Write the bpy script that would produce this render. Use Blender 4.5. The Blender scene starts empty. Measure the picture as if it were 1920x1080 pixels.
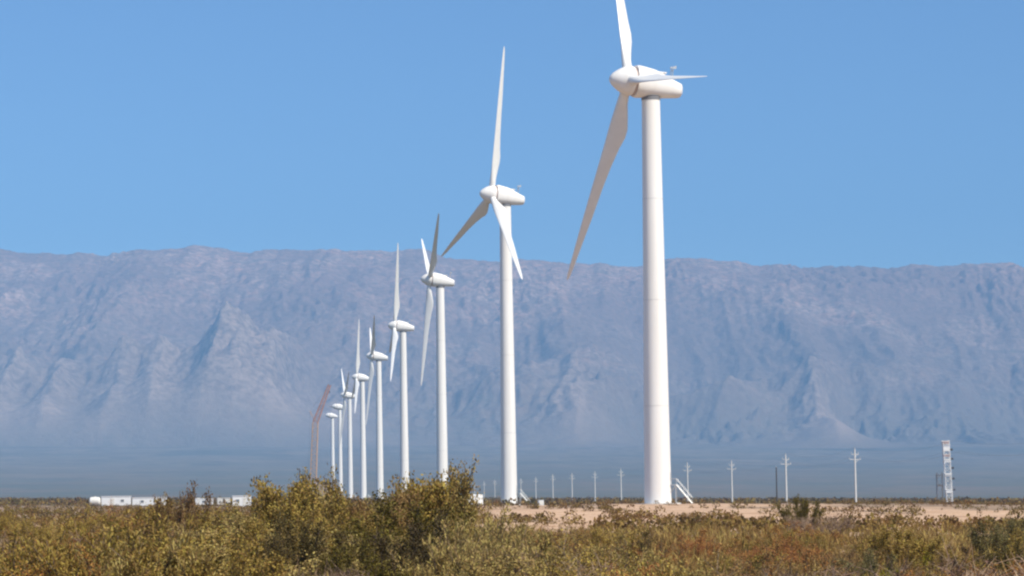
import bpy, math, random
import numpy as np
from mathutils import Vector, Matrix
R = math.radians
sc = bpy.context.scene
# ------------------------------------------------------------------ camera, sky, sun, exposure
EYE = 2.6                      # camera height above the plain (metres)
FPX = 5000.0                   # focal length in pixels of the 1920 px photograph
PITCH = math.atan(390 / FPX)
ROLL = R(0.8)
cd = bpy.data.cameras.new('camera'); cam = bpy.data.objects.new('camera', cd)
sc.collection.objects.link(cam); sc.camera = cam
fw = np.array([0, math.cos(PITCH), math.sin(PITCH)])
r0 = np.array([1., 0, 0]); u0 = np.cross(r0, fw)
rt = r0 * math.cos(ROLL) - u0 * math.sin(ROLL)
up = r0 * math.sin(ROLL) + u0 * math.cos(ROLL)
m = Matrix(((rt[0], up[0], -fw[0], 0), (rt[1], up[1], -fw[1], 0), (rt[2], up[2], -fw[2], EYE), (0, 0, 0, 1)))
cam.matrix_world = m
cd.sensor_width = 36; cd.lens = 36 * FPX / 1920
cd.clip_start = 0.5; cd.clip_end = 60000

SUN_EL, SUN_AZ = R(50), R(48)   # azimuth measured from straight behind the camera towards the right
sd = Vector((math.sin(SUN_AZ) * math.cos(SUN_EL), -math.cos(SUN_AZ) * math.cos(SUN_EL), math.sin(SUN_EL)))
sl = bpy.data.lights.new('sun', 'SUN'); sl.energy = 5.0; sl.angle = R(0.5); sl.color = (1, 0.93, 0.80)
so = bpy.data.objects.new('sun', sl); sc.collection.objects.link(so)
so.rotation_euler = (-sd).to_track_quat('-Z', 'Y').to_euler(); so.location = (60, -40, 80)
w = bpy.data.worlds.new('World'); sc.world = w; w.use_nodes = True
nt = w.node_tree; nt.nodes.clear()
sky = nt.nodes.new('ShaderNodeTexSky'); sky.sky_type = 'NISHITA'; sky.sun_disc = False
sky.sun_elevation = SUN_EL; sky.sun_rotation = math.atan2(sd.x, sd.y)
sky.altitude = 600; sky.air_density = 1.0; sky.dust_density = 0.0; sky.ozone_density = 10.0
bg = nt.nodes.new('ShaderNodeBackground'); bg.inputs[1].default_value = 0.098
wo = nt.nodes.new('ShaderNodeOutputWorld')
nt.links.new(sky.outputs[0], bg.inputs[0]); nt.links.new(bg.outputs[0], wo.inputs[0])
sc.view_settings.view_transform = 'Standard'; sc.view_settings.look = 'None'
sc.view_settings.exposure = 0.42; sc.view_settings.gamma = 1.0
sc.cycles.use_denoising = True
sc.cycles.max_bounces = 6; sc.cycles.volume_bounces = 0; sc.cycles.transparent_max_bounces = 8
sc.cycles.filter_width = 2.3

random.seed(7); rng = np.random.default_rng(7)
SLOPE = -0.01396                # the plain dips gently towards the right

# ------------------------------------------------------------------ noise and terrain height
def _hash(ix, iy, s):
    h = (ix.astype(np.int64) * 374761393 + iy.astype(np.int64) * 668265263 + s * 1442695041) & 0xffffffff
    h = ((h ^ (h >> 13)) * 1274126177) & 0xffffffff
    return ((h ^ (h >> 16)) & 0xffff) / 65535.0
def vnoise(x, y, s=0):
    x = np.asarray(x, float); y = np.asarray(y, float)
    ix, iy = np.floor(x), np.floor(y); fx, fy = x - ix, y - iy
    fx = fx * fx * fx * (fx * (fx * 6 - 15) + 10); fy = fy * fy * fy * (fy * (fy * 6 - 15) + 10)
    a, b, c, d = _hash(ix, iy, s), _hash(ix + 1, iy, s), _hash(ix, iy + 1, s), _hash(ix + 1, iy + 1, s)
    return (a * (1 - fx) + b * fx) * (1 - fy) + (c * (1 - fx) + d * fx) * fy
def fbm(x, y, o=5, s=0, g=.5):
    t = 0; a = 1; n = 0
    for k in range(o):
        t = t + a * vnoise(x * 2 ** k, y * 2 ** k, s + k); n += a; a *= g
    return t / n
def ridged(x, y, o=5, s=0, g=.5):
    t = 0; a = 1; n = 0
    for k in range(o):
        t = t + a * (1 - abs(2 * vnoise(x * 2 ** k, y * 2 ** k, s + k) - 1)); n += a; a *= g
    return t / n
def sstep(a, b, x):
    t = np.clip((np.asarray(x, float) - a) / (b - a), 0, 1); return t * t * (3 - 2 * t)
def G(x, y):
    x = np.asarray(x, float); y = np.asarray(y, float)
    z = SLOPE * x
    z = z + np.interp(y, [-400, 0, 100, 180, 260, 340, 480, 700, 900], [.9, .9, .9, .35, .5, .75, .8, 0, 0])
    z = z - np.interp(y, [150, 260, 480, 700], [0, .5, .65, 0]) * (1 - sstep(-.03, -.012, x / np.maximum(np.abs(y), 1)))
    z = z + .42 * sstep(8, 17, x) * sstep(380, 430, y) * (1 - sstep(500, 560, y)) * (1 - sstep(70, 100, x))
    near = (1 - sstep(600, 1500, y)) * sstep(20, 60, y)
    z = z + near * (.45 * (fbm(x / 9, y / 16, 5, 3, .6) - .5) * (1 - .8 * np.exp(-((x - 25) ** 2 + (y - 466) ** 2) / 200)))
    z = z + .30 * (ridged(x / 45, y / 26, 3, 14) - .55) * sstep(120, 180, y) * (1 - sstep(400, 440, y)) * sstep(-.03, -.01, x / np.maximum(np.abs(y), 1))
    z = z + sstep(1500, 3000, y) * 3.0 * (fbm(x / 400, y / 400, 3, 9) - .55)
    t = np.clip((y - 3800) / 5200, 0, 2)
    z = z + 182 * t ** 1.5 * (1 + .12 * (fbm(x / 900, y / 1800, 3, 5) - .5))
    return z
def Gs(x, y): return float(G(x, y))
camv = np.array([0, 0, EYE])
def proj(p):
    d = np.asarray(p, float) - camv; z = d @ fw
    return 960 + FPX * (d @ rt) / z, 540 - FPX * (d @ up) / z
def spot(px, d, lift=0.):
    """ground point at distance d that stands in the column px of the photograph"""
    x = (px - 960) / FPX * d
    for _ in range(12): x += (px - proj([x, d, Gs(x, d) + lift])[0]) / FPX * d
    return x, d, Gs(x, d)
def z_at(x, d, ypx):
    """height above sea level of the photograph's row ypx at x, d"""
    z = EYE
    for _ in range(12): z += (proj([x, d, z])[1] - ypx) / FPX * d
    return z

# ------------------------------------------------------------------ materials
def mat(name, col, rough=.6, var=.0, scale=1.0, metal=0, bump=0, emis=None, spec=.4, col2=None, objcol=False, island=0, transl=0, detail=5, coords='Object', stretch=None):
    M = bpy.data.materials.new(name); M.use_nodes = True
    n = M.node_tree.nodes; l = M.node_tree.links
    b = n['Principled BSDF']; b.inputs['Roughness'].default_value = rough; b.inputs['Metallic'].default_value = metal
    b.inputs['Specular IOR Level'].default_value = spec
    tc = n.new('ShaderNodeTexCoord'); no = n.new('ShaderNodeTexNoise')
    no.inputs['Scale'].default_value = scale; no.inputs['Detail'].default_value = detail
    l.new(tc.outputs[coords], no.inputs['Vector'])
    if stretch:
        mp = n.new('ShaderNodeMapping'); mp.inputs['Scale'].default_value = stretch; l.new(tc.outputs[coords], mp.inputs[0]); l.new(mp.outputs[0], no.inputs['Vector'])
    mx = n.new('ShaderNodeMix'); mx.data_type = 'RGBA'
    ramp = n.new('ShaderNodeMapRange'); ramp.inputs['From Min'].default_value = .3; ramp.inputs['From Max'].default_value = .7
    l.new(no.outputs['Fac'], ramp.inputs['Value']); l.new(ramp.outputs[0], mx.inputs['Factor'])
    c2 = col2 if col2 else tuple(c * (1 - var) for c in col)
    mx.inputs['A'].default_value = (*col, 1); mx.inputs['B'].default_value = (*c2, 1)
    out = mx.outputs['Result']
    if objcol:
        oi = n.new('ShaderNodeObjectInfo'); mm = n.new('ShaderNodeMix'); mm.data_type = 'RGBA'; mm.blend_type = 'MULTIPLY'
        mm.inputs['Factor'].default_value = 1
        l.new(oi.outputs['Color'], mm.inputs['A']); l.new(out, mm.inputs['B']); out = mm.outputs['Result']
    if island:
        ge = n.new('ShaderNodeNewGeometry'); hs = n.new('ShaderNodeHueSaturation')
        mr = n.new('ShaderNodeMapRange'); mr.inputs['To Min'].default_value = 1 - island; mr.inputs['To Max'].default_value = 1 + island
        mh = n.new('ShaderNodeMapRange'); mh.inputs['To Min'].default_value = .475; mh.inputs['To Max'].default_value = .515
        l.new(ge.outputs['Random Per Island'], mr.inputs['Value']); l.new(mr.outputs[0], hs.inputs['Value'])
        l.new(ge.outputs['Random Per Island'], mh.inputs['Value']); l.new(mh.outputs[0], hs.inputs['Hue'])
        l.new(out, hs.inputs['Color']); out = hs.outputs[0]
    l.new(out, b.inputs['Base Color'])
    if transl:
        tr = n.new('ShaderNodeBsdfTranslucent'); ms = n.new('ShaderNodeMixShader'); ms.inputs[0].default_value = transl
        l.new(out, tr.inputs[0]); l.new(b.outputs[0], ms.inputs[1]); l.new(tr.outputs[0], ms.inputs[2])
        l.new(ms.outputs[0], n['Material Output'].inputs['Surface'])
    if bump:
        bp = n.new('ShaderNodeBump'); bp.inputs['Strength'].default_value = bump; bp.inputs['Distance'].default_value = .05
        l.new(no.outputs['Fac'], bp.inputs['Height']); l.new(bp.outputs[0], b.inputs['Normal'])
    return M
M = {}
M['white'] = mat('turbine_paint', (.84, .82, .785), .42, 0, .8, col2=(.77, .745, .70), stretch=(1, 1, .06))
M['blade'] = mat('blade_gelcoat', (.80, .79, .76), .38, .08, .5)
M['gen'] = mat('generator_steel', (.50, .40, .36), .5, .2, 1.5)
M['seam'] = mat('seam_grey', (.70, .69, .66), .6, .1, 2)
M['dark'] = mat('dark_metal', (.06, .06, .065), .5, .2, 3)
M['pane'] = mat('cabin_pane', (.16, .18, .20), .2, .2, 3)
M['glass'] = mat('dark_glass', (.02, .025, .03), .12, .1, 3)
M['galv'] = mat('galvanised_steel', (.55, .56, .56), .45, .25, 3, metal=.3)
M['concrete'] = mat('pale_concrete', (.58, .56, .52), .8, .2, 2, bump=.2)
M['pole'] = mat('pole_concrete', (.66, .65, .62), .75, .15, 1.5)
M['wood'] = mat('dark_wood_pole', (.07, .06, .055), .85, .25, 2)
M['cream'] = mat('cream_panel', (.74, .72, .66), .5, .12, 1.2)
M['cabin'] = mat('white_panel', (.78, .79, .79), .45, .1, .8)
M['tan'] = mat('tan_plaster', (.44, .33, .24), .85, .2, 1)
M['roof'] = mat('brown_roof', (.16, .12, .09), .85, .3, 1.5)
M['crane'] = mat('crane_paint', (.60, .36, .17), .55, .25, .3)
M['cranejib'] = mat('crane_jib_paint', (.50, .22, .09), .55, .25, .3)
M['red'] = mat('mast_red', (.62, .48, .45), .55, .15, 1)
M['tyre'] = mat('tyre', (.02, .02, .02), .8, .2, 4)
M['van'] = mat('van_paint', (.76, .77, .76), .3, .06, 1)
M['leaf'] = mat('shrub_leaf', (1, 1, 1), .6, 0, 2.2, col2=(.45, .42, .42), objcol=True, island=.33, transl=.22, spec=.08)
M['twig'] = mat('shrub_twig', (.12, .083, .055), .8, .35, 3, island=.3)
M['deadtwig'] = mat('dead_twig', (.32, .22, .14), .85, .35, 3, island=.35)
M['scrub'] = mat('far_scrub_leaf', (.16, .125, .03), .7, 0, .035, col2=(.22, .12, .04), island=.4, transl=.2, spec=.08, detail=3)
M['grassm'] = mat('dry_grass_blade', (.34, .24, .08), .7, 0, .12, col2=(.25, .15, .05), island=.4, transl=.3, spec=.08, detail=3)
M['wire'] = mat('power_wire', (.12, .12, .13), .5, .1, 1)
M['greysteel'] = mat('weathered_steel', (.20, .20, .21), .7, .2, 2)
M['stone'] = mat('pale_stone', (.46, .37, .30), .9, .3, 2, bump=.3)

# ------------------------------------------------------------------ mesh helpers
class MB:
    def __init__(s): s.v = []; s.f = []; s.m = []
    def add(s, vs, fs, mi=0):
        o = len(s.v); s.v += [tuple(v) for v in vs]; s.f += [tuple(i + o for i in f) for f in fs]; s.m += [mi] * len(fs)
    def box(s, c, size, mi=0, mx=None):
        hx, hy, hz = size[0] / 2, size[1] / 2, size[2] / 2
        vs = [Vector((x * hx, y * hy, z * hz)) for z in (-1, 1) for y in (-1, 1) for x in (-1, 1)]
        if mx: vs = [mx @ v for v in vs]
        vs = [v + Vector(c) for v in vs]
        s.add(vs, [(0, 2, 3, 1), (4, 5, 7, 6), (0, 1, 5, 4), (2, 6, 7, 3), (0, 4, 6, 2), (1, 3, 7, 5)], mi)
    def tube(s, a, b, ra, rb=None, n=8, mi=0, cap=True):
        a, b = Vector(a), Vector(b); rb = ra if rb is None else rb
        d = (b - a); d.normalize(); q = d.orthogonal().normalized(); p = d.cross(q)
        vs = []
        for c, r in ((a, ra), (b, rb)):
            for k in range(n):
                t = 2 * math.pi * k / n; vs.append(c + (q * math.cos(t) + p * math.sin(t)) * r)
        fs = [(k, (k + 1) % n, n + (k + 1) % n, n + k) for k in range(n)]
        if cap: fs += [tuple(range(n))[::-1], tuple(range(n, 2 * n))]
        s.add(vs, fs, mi)
    def loft(s, rings, mi=0, cap=True):
        n = len(rings[0]); vs = [p for r in rings for p in r]; fs = []
        for i in range(len(rings) - 1):
            for k in range(n):
                fs.append((i * n + k, i * n + (k + 1) % n, (i + 1) * n + (k + 1) % n, (i + 1) * n + k))
        if cap: fs += [tuple(range(n))[::-1], tuple((len(rings) - 1) * n + k for k in range(n))]
        s.add(vs, fs, mi)
    def build(s, name, mats, parent=None, smooth=False, bevel=0):
        me = bpy.data.meshes.new(name); me.from_pydata(s.v, [], s.f); me.update()
        for k in (mats if isinstance(mats, (list, tuple)) else [mats]): me.materials.append(M[k])
        if any(s.m): me.polygons.foreach_set('material_index', s.m)
        if smooth:
            me.polygons.foreach_set('use_smooth', [True] * len(me.polygons)); me.set_sharp_from_angle(angle=R(38))
        o = bpy.data.objects.new(name, me); sc.collection.objects.link(o)
        if parent: o.parent = parent
        if bevel:
            b = o.modifiers.new('bevel', 'BEVEL'); b.width = bevel; b.segments = 2
        return o
def thing(name, label, cat, loc=(0, 0, 0), rz=0, group=None):
    o = bpy.data.objects.new(name, None); sc.collection.objects.link(o); o.empty_display_size = .5
    o.location = loc; o.rotation_euler = (0, 0, rz); tag(o, label, cat, group); return o
def tag(o, label=None, cat=None, group=None, kind=None):
    for k, v in (('label', label), ('category', cat), ('group', group), ('kind', kind)):
        if v: o[k] = v
    return o
def dup(root, loc, rz=0, sc3=(1, 1, 1), label=None, group=None, color=None):
    r = root.copy(); sc.collection.objects.link(r); r.location = loc; r.rotation_euler = (0, 0, rz); r.scale = sc3
    if label: r['label'] = label
    if group: r['group'] = group
    for ch in list(root.children):
        c = ch.copy(); sc.collection.objects.link(c); c.parent = r
        if color: c.color = (*color, 1)
        for g in list(ch.children):
            e = g.copy(); sc.collection.objects.link(e); e.parent = c
    return r

# ------------------------------------------------------------------ ground sheet
def nodes_ground():
    A = bpy.data.materials.new('desert_soil'); A.use_nodes = True; n = A.node_tree.nodes; l = A.node_tree.links
    b = n['Principled BSDF']; b.inputs['Roughness'].default_value = .95; b.inputs['Specular IOR Level'].default_value = .1
    tc = n.new('ShaderNodeTexCoord'); vc = n.new('ShaderNodeVertexColor'); vc.layer_name = 'cover'
    def noise(scale, det, dist=0):
        k = n.new('ShaderNodeTexNoise'); k.inputs['Scale'].default_value = scale; k.inputs['Detail'].default_value = det
        k.inputs['Distortion'].default_value = dist; l.new(tc.outputs['Object'], k.inputs['Vector']); return k
    def mix(f, a, b_):
        k = n.new('ShaderNodeMix'); k.data_type = 'RGBA'
        l.new(f, k.inputs['Factor'])
        for s_, v in (('A', a), ('B', b_)):
            if isinstance(v, tuple): k.inputs[s_].default_value = (*v, 1)
            else: l.new(v, k.inputs[s_])
        return k.outputs['Result']
    def mr(v, a, b_):
        k = n.new('ShaderNodeMapRange'); k.inputs['From Min'].default_value = a; k.inputs['From Max'].default_value = b_; l.new(v, k.inputs['Value']); return k.outputs[0]
    sand = mix(mr(noise(.25, 6).outputs[0], .35, .65), (.50, .32, .20), (.60, .42, .28))
    sand = mix(mr(noise(2.5, 5).outputs[0], .48, .7), sand, (.38, .25, .16))
    sand = mix(mr(noise(.09, 6, 1.5).outputs[0], .52, .68), sand, (.36, .22, .13))
    scr = mix(mr(noise(.02, 5, 1).outputs[0], .35, .65), (.13, .105, .05), (.18, .12, .07))
    scr = mix(mr(noise(.004, 4, 1).outputs[0], .45, .7), scr, (.09, .09, .05))
    mp = n.new('ShaderNodeMapping'); mp.inputs['Scale'].default_value = (.0024, .0022, .001); l.new(tc.outputs['Object'], mp.inputs[0])
    st = n.new('ShaderNodeTexNoise'); st.inputs['Scale'].default_value = 1; st.inputs['Detail'].default_value = 7; l.new(mp.outputs[0], st.inputs['Vector'])
    scr = mix(mr(st.outputs[0], .46, .66), scr, (.095, .09, .045)); scr = mix(mr(st.outputs[0], .40, .2), scr, (.20, .15, .09))
    sy = n.new('ShaderNodeSeparateXYZ'); l.new(tc.outputs['Object'], sy.inputs[0])
    far = mix(mr(noise(.0035, 6, 1).outputs[0], .35, .65), (.23, .18, .125), (.17, .145, .10))
    far = mix(mr(noise(.012, 9, 1).outputs[0], .45, .65), far, (.12, .10, .07)); far = mix(mr(noise(.0012, 5, 2).outputs[0], .5, .7), far, (.11, .10, .07))
    scr = mix(mr(sy.outputs['Y'], 3800, 8200), scr, far)
    br = mix(mr(noise(.35, 4).outputs[0], .45, .6), (.24, .17, .11), (.36, .25, .17))
    sep = n.new('ShaderNodeSeparateColor'); l.new(vc.outputs[0], sep.inputs[0])
    near = mix(sep.outputs[0], br, sand)
    c = mix(sep.outputs[1], near, scr)
    l.new(c, b.inputs['Base Color'])
    bp = n.new('ShaderNodeBump'); bp.inputs['Strength'].default_value = .9; bp.inputs['Distance'].default_value = .08
    l.new(noise(3, 6).outputs[0], bp.inputs['Height']); l.new(bp.outputs[0], b.inputs['Normal'])
    return A
def sandmask(x, y):
    """1 where the soil is bare: the graded turbine pads and the track between them"""
    x = np.asarray(x, float); y = np.asarray(y, float); u = x / np.maximum(y, 1)
    n = fbm(x / 16 + 3, y / 45, 4, 21) - .5
    a = sstep(-.022, -.010, u + .02 * n) * sstep(105, 130, y + 60 * n) * (1 - sstep(560, 640, y + 200 * n))
    # the pads stop earlier on the far right, with scrub behind
    lim = np.interp(u, [-.02, .06, .09, .12, .2], [640, 560, 470, 400, 330])
    a = a * (1 - sstep(lim, lim * 1.1, y + 60 * n))
    a = a * (1 - sstep(.56, .64, fbm(x / 9 + 40, y / 30 + 7, 3, 31) + .10 * sstep(.085, .11, u) - .05))
    b = (1 - sstep(6, 10, np.hypot((x + 33), (y - 190) / 7))) * .9
    return np.clip(a + b, 0, 1)
ys = np.concatenate([np.linspace(-250, 20, 14), np.linspace(26, 700, 240), np.geomspace(710, 11850, 170)])
NX = 241
s_ = np.linspace(-1, 1, NX); s_ = .35 * s_ + .65 * s_ ** 3
X = s_[None, :] * np.minimum(6000, 240 + 1.0 * np.abs(ys))[:, None]; Y = np.repeat(ys[:, None], NX, 1)
Z = G(X, Y)
vs = np.stack([X, Y, Z], -1).reshape(-1, 3)
ii = np.arange((len(ys) - 1) * NX).reshape(-1, NX)[:, :-1].reshape(-1)
fs = np.stack([ii, ii + 1, ii + NX + 1, ii + NX], -1)
me = bpy.data.meshes.new('ground'); me.from_pydata(vs.tolist(), [], fs.tolist()); me.materials.append(nodes_ground())
me.polygons.foreach_set('use_smooth', [True] * len(me.polygons))
ca = me.color_attributes.new('cover', 'FLOAT_COLOR', 'POINT')
colr = np.zeros((len(vs), 4), np.float32); colr[:, 0] = sandmask(vs[:, 0], vs[:, 1]); colr[:, 1] = sstep(550, 900, vs[:, 1]); colr[:, 3] = 1
ca.data.foreach_set('color', colr.reshape(-1)); me.update()
go = bpy.data.objects.new('ground', me); sc.collection.objects.link(go); tag(go, kind='structure')

# ------------------------------------------------------------------ mountains
def build_mountains():
    y0, y1, y2 = 8500., 11300., 11800.
    nx, ny = 1300, 330
    xs = np.linspace(-4700, 4700, nx); yy = np.linspace(y0, y2, ny)
    X, Y = np.meshgrid(xs, yy)
    sk = [(-600, 480), (0, 467), (60, 470), (120, 478), (200, 478), (290, 470), (370, 464), (450, 472), (530, 465), (650, 470), (800, 470), (860, 488), (920, 492), (1000, 488),
          (1100, 492), (1200, 500), (1260, 488), (1350, 487), (1430, 492), (1500, 500), (1560, 499), (1650, 508), (1700, 500), (1780, 500), (1850, 490), (1920, 497), (2500, 505)]
    px = [a for a, b in sk]; 
    # ridge height wanted at each x
    rx = (np.array(px) - 960) / FPX * y1; rz = np.array([z_at(x, y1, b) for x, b in zip(rx, [b for a, b in sk])])
    RH = np.interp(X, rx, rz) + 46 * (fbm(X / 190, X * 0 + 3, 5, 70, .6) - .5)
    base = G(X, Y) - 3 - 12 * np.clip(1 - (Y - y0) / 120, 0, 1)
    t = (Y - y0) / (y1 - y0)
    t0 = .13 * fbm(X / 420, X * 0 + 1, 4, 33) + .03; tt = np.clip((t - t0) / (1 - t0), 0, 2)
    wx = X + 260 * (fbm(X / 700, Y / 900, 3, 50) - .5); wy = Y + 260 * (fbm(X / 700 + 9, Y / 900, 3, 60) - .5)
    big = ridged(wx / 620, wy / 1700, 2, 40)          # long spurs running down to the plain
    med = ridged(wx / 240 + 5, wy / 560, 5, 45, .6)
    small = ridged(wx / 62, wy / 120, 4, 48, .6); rocky = sstep(.45, .68, fbm(X / 330, Y / 500, 3, 83))
    prof = np.interp(tt, [0, .16, .30, .45, .62, .8, 1, 1.15, 1.4], [0, .06, .20, .36, .56, .80, 1, .92, .7])
    amp = np.clip(tt / .2, 0, 1) * np.clip((1.0 - t) / .25, 0, 1)
    H = base + (RH - base) * prof
    H = H + amp * (330 * (big - .60) + 115 * (med - .55) + 170 * (ridged(wx / 1500 + 2, wy / 2600, 1, 39) - .5)) * np.interp(t, [0, .3, .6, 1], [.9, 1, .55, .3])
    H = H + (np.clip(tt / .12, 0, 1)) * ((12 + 46 * rocky) * (small - .5)) * np.clip((1.05 - t) / .12 + .2, .15, 1)
    FAN = np.zeros_like(H)
    for pc, aw in ((20, .8), (118, .9), (232, .8), (312, 1.1), (412, 1.3), (455, .6), (520, 1.0), (640, .6), (1075, .6), (1530, .7)):
        xc = (pc - 960) / FPX * 9300 + 60 * (fbm(Y / 300, Y * 0 + pc, 3, 12) - .5)
        wd = np.interp(t, [0, .1, .45, .6], [190, 130, 45, 30]) * aw ** .5
        bump_ = np.exp(-(np.abs(X - xc) / wd) ** 1.3) * np.interp(t, [.02, .12, .3, .48], [0, 1, .8, 0])
        H = H + 135 * aw * bump_; FAN = np.maximum(FAN, bump_)
    H = np.maximum(H, base)
    # nothing before the crest may stand higher in view than the crest itself
    cap = EYE + (RH - EYE) * (Y / y1) * .985
    H = np.where(t < .97, np.minimum(H, cap), H)
    H = H - 60 * (t < 0.002)
    v = np.stack([X, Y, H], -1).reshape(-1, 3)
    ii = np.arange((ny - 1) * nx).reshape(-1, nx)[:, :-1].reshape(-1)
    f = np.stack([ii, ii + 1, ii + nx + 1, ii + nx], -1)
    me = bpy.data.meshes.new('mountains'); me.from_pydata(v.tolist(), [], f.tolist())
    me.polygons.foreach_set('use_smooth', [True] * len(me.polygons))
    fc = me.color_attributes.new('fan', 'FLOAT_COLOR', 'POINT'); cc = np.ones((len(v), 4), np.float32); cc[:, 0] = np.clip(FAN.reshape(-1) * (.4 + 1.2 * fbm(X / 90, Y / 160, 3, 66).reshape(-1)), 0, 1); fc.data.foreach_set('color', cc.reshape(-1))
    A = bpy.data.materials.new('mountain_rock'); A.use_nodes = True; n = A.node_tree.nodes; l = A.node_tree.links
    b = n['Principled BSDF']; b.inputs['Roughness'].default_value = .95; b.inputs['Specular IOR Level'].default_value = .1
    tc = n.new('ShaderNodeTexCoord')
    def nz(s, d, ds=0):
        k = n.new('ShaderNodeTexNoise'); k.inputs['Scale'].default_value = s; k.inputs['Detail'].default_value = d; k.inputs['Distortion'].default_value = ds
        l.new(tc.outputs['Object'], k.inputs['Vector']); r_ = n.new('ShaderNodeMapRange'); r_.inputs['From Min'].default_value = .38; r_.inputs['From Max'].default_value = .64
        l.new(k.outputs[0], r_.inputs['Value']); return r_.outputs[0]
    def mix(f_, a, b_):
        k = n.new('ShaderNodeMix'); k.data_type = 'RGBA'; l.new(f_, k.inputs['Factor'])
        for s, q in (('A', a), ('B', b_)):
            if isinstance(q, tuple): k.inputs[s].default_value = (*q, 1)
            else: l.new(q, k.inputs[s])
        return k.outputs['Result']
    c = mix(nz(.003, 6, .5), (.42, .22, .15), (.54, .31, .21))
    c = mix(nz(.007, 7, 1.5), c, (.17, .14, .11))
    c = mix(nz(.02, 8, 1), c, (.50, .35, .28)); c = mix(nz(.0016, 5, 1), c, (.26, .165, .13))
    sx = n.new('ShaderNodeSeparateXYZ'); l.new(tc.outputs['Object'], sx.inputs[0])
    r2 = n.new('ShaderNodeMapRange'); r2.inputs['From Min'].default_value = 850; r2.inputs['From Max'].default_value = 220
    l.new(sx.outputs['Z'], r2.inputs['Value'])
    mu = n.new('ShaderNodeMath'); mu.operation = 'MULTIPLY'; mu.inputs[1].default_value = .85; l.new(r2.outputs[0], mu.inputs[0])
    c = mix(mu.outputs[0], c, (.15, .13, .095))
    fa = n.new('ShaderNodeVertexColor'); fa.layer_name = 'fan'; sf = n.new('ShaderNodeSeparateColor'); l.new(fa.outputs[0], sf.inputs[0])
    c = mix(sf.outputs[0], c, (.36, .27, .21))
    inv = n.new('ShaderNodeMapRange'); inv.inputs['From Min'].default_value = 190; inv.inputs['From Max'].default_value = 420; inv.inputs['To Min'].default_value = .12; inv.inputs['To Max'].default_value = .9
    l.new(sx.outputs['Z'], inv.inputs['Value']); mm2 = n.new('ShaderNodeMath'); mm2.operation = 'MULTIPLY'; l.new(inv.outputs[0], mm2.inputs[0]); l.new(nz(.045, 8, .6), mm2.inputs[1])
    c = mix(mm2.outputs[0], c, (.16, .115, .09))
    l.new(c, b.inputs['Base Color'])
    bp = n.new('ShaderNodeBump'); bp.inputs['Strength'].default_value = .8; bp.inputs['Distance'].default_value = 16
    k = n.new('ShaderNodeTexNoise'); k.inputs['Scale'].default_value = .016; k.inputs['Detail'].default_value = 10; k.inputs['Roughness'].default_value = .62; l.new(tc.outputs['Object'], k.inputs['Vector'])
    l.new(k.outputs[0], bp.inputs['Height']); l.new(bp.outputs[0], b.inputs['Normal'])
    me.materials.append(A)
    o = bpy.data.objects.new('mountains', me); sc.collection.objects.link(o); tag(o, kind='structure')
build_mountains()

# ------------------------------------------------------------------ haze
hb = MB(); hb.box((0, 5800, 525), (13400, 12200, 1460))
ho = hb.build('haze', 'white'); tag(ho, kind='stuff')
HM = bpy.data.materials.new('haze_air'); HM.use_nodes = True; hn = HM.node_tree
hn.nodes.remove(hn.nodes['Principled BSDF'])
pv = hn.nodes.new('ShaderNodeVolumePrincipled'); pv.inputs['Color'].default_value = (.25, .55, .95, 1)
pv.inputs['Density'].default_value = 0.000098; pv.inputs['Anisotropy'].default_value = -0.2
hn.links.new(pv.outputs[0], hn.nodes['Material Output'].inputs['Volume'])
ho.data.materials.clear(); ho.data.materials.append(HM)

# ------------------------------------------------------------------ wind turbines
def tower_mesh(h, rb, rtop):
    b = MB(); N = 48
    def ring(z, r): return [(r * math.cos(2 * math.pi * k / N), r * math.sin(2 * math.pi * k / N), z) for k in range(N)]
    prof = [(0, rb * 1.05), (h * .02, rb * 1.03), (h * .12, rb * .99), (h * .3, rb + (rtop - rb) * .22), (h * .6, rb + (rtop - rb) * .6), (h, rtop)]
    b.loft([ring(z, r) for z, r in prof])
    return b
def blade_mesh(L=41.0):
    """along +Z; feathered: leading edge at +X (upwind), faces at +-Y"""
    b = MB(); rings = []; N = 20
    st = [(0, 1.75, 1.75, 0), (1.6, 1.75, 1.75, 0), (3.2, 2.0, 1.5, .1), (5.5, 2.75, 1.0, .45), (7.8, 3.35, .78, .75), (9.5, 3.35, .66, .8), (12, 2.8, .54, .6), (16, 2.3, .42, .42), (21, 1.9, .33, .30),
          (27, 1.6, .24, .24), (33, 1.15, .16, .15), (37.5, .82, .11, .1), (40, .55, .07, .06), (41, .18, .03, 0)]
    for z, c, th, off in st:
        tw = R(np.interp(z, [0, 8, 41], [11, 10, -2])); q = []
        for k in range(N):
            a = 2 * math.pi * k / N
            x = math.cos(a); y = math.sin(a)
            air = min(1, max(0, (z - 2) / 6))
            tk = 1 - air * (.55 * (0.5 - .5 * x))          # thin towards the trailing edge (-X)
            px, py = x * c / 2 - off, y * th / 2 * tk
            q.append((px * math.cos(tw) - py * math.sin(tw), px * math.sin(tw) + py * math.cos(tw), z * L / 41))
        rings.append(q)
    b.loft(rings); return b
def sup(cx, zc, w_, h_, x, n=28, e=2.6):
    out = []
    for k in range(n):
        a = 2 * math.pi * k / n; c, s = math.cos(a), math.sin(a)
        out.append((x, cx + w_ / 2 * math.copysign(abs(c) ** (2 / e), c), zc + h_ / 2 * math.copysign(abs(s) ** (2 / e), s)))
    return out
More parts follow.
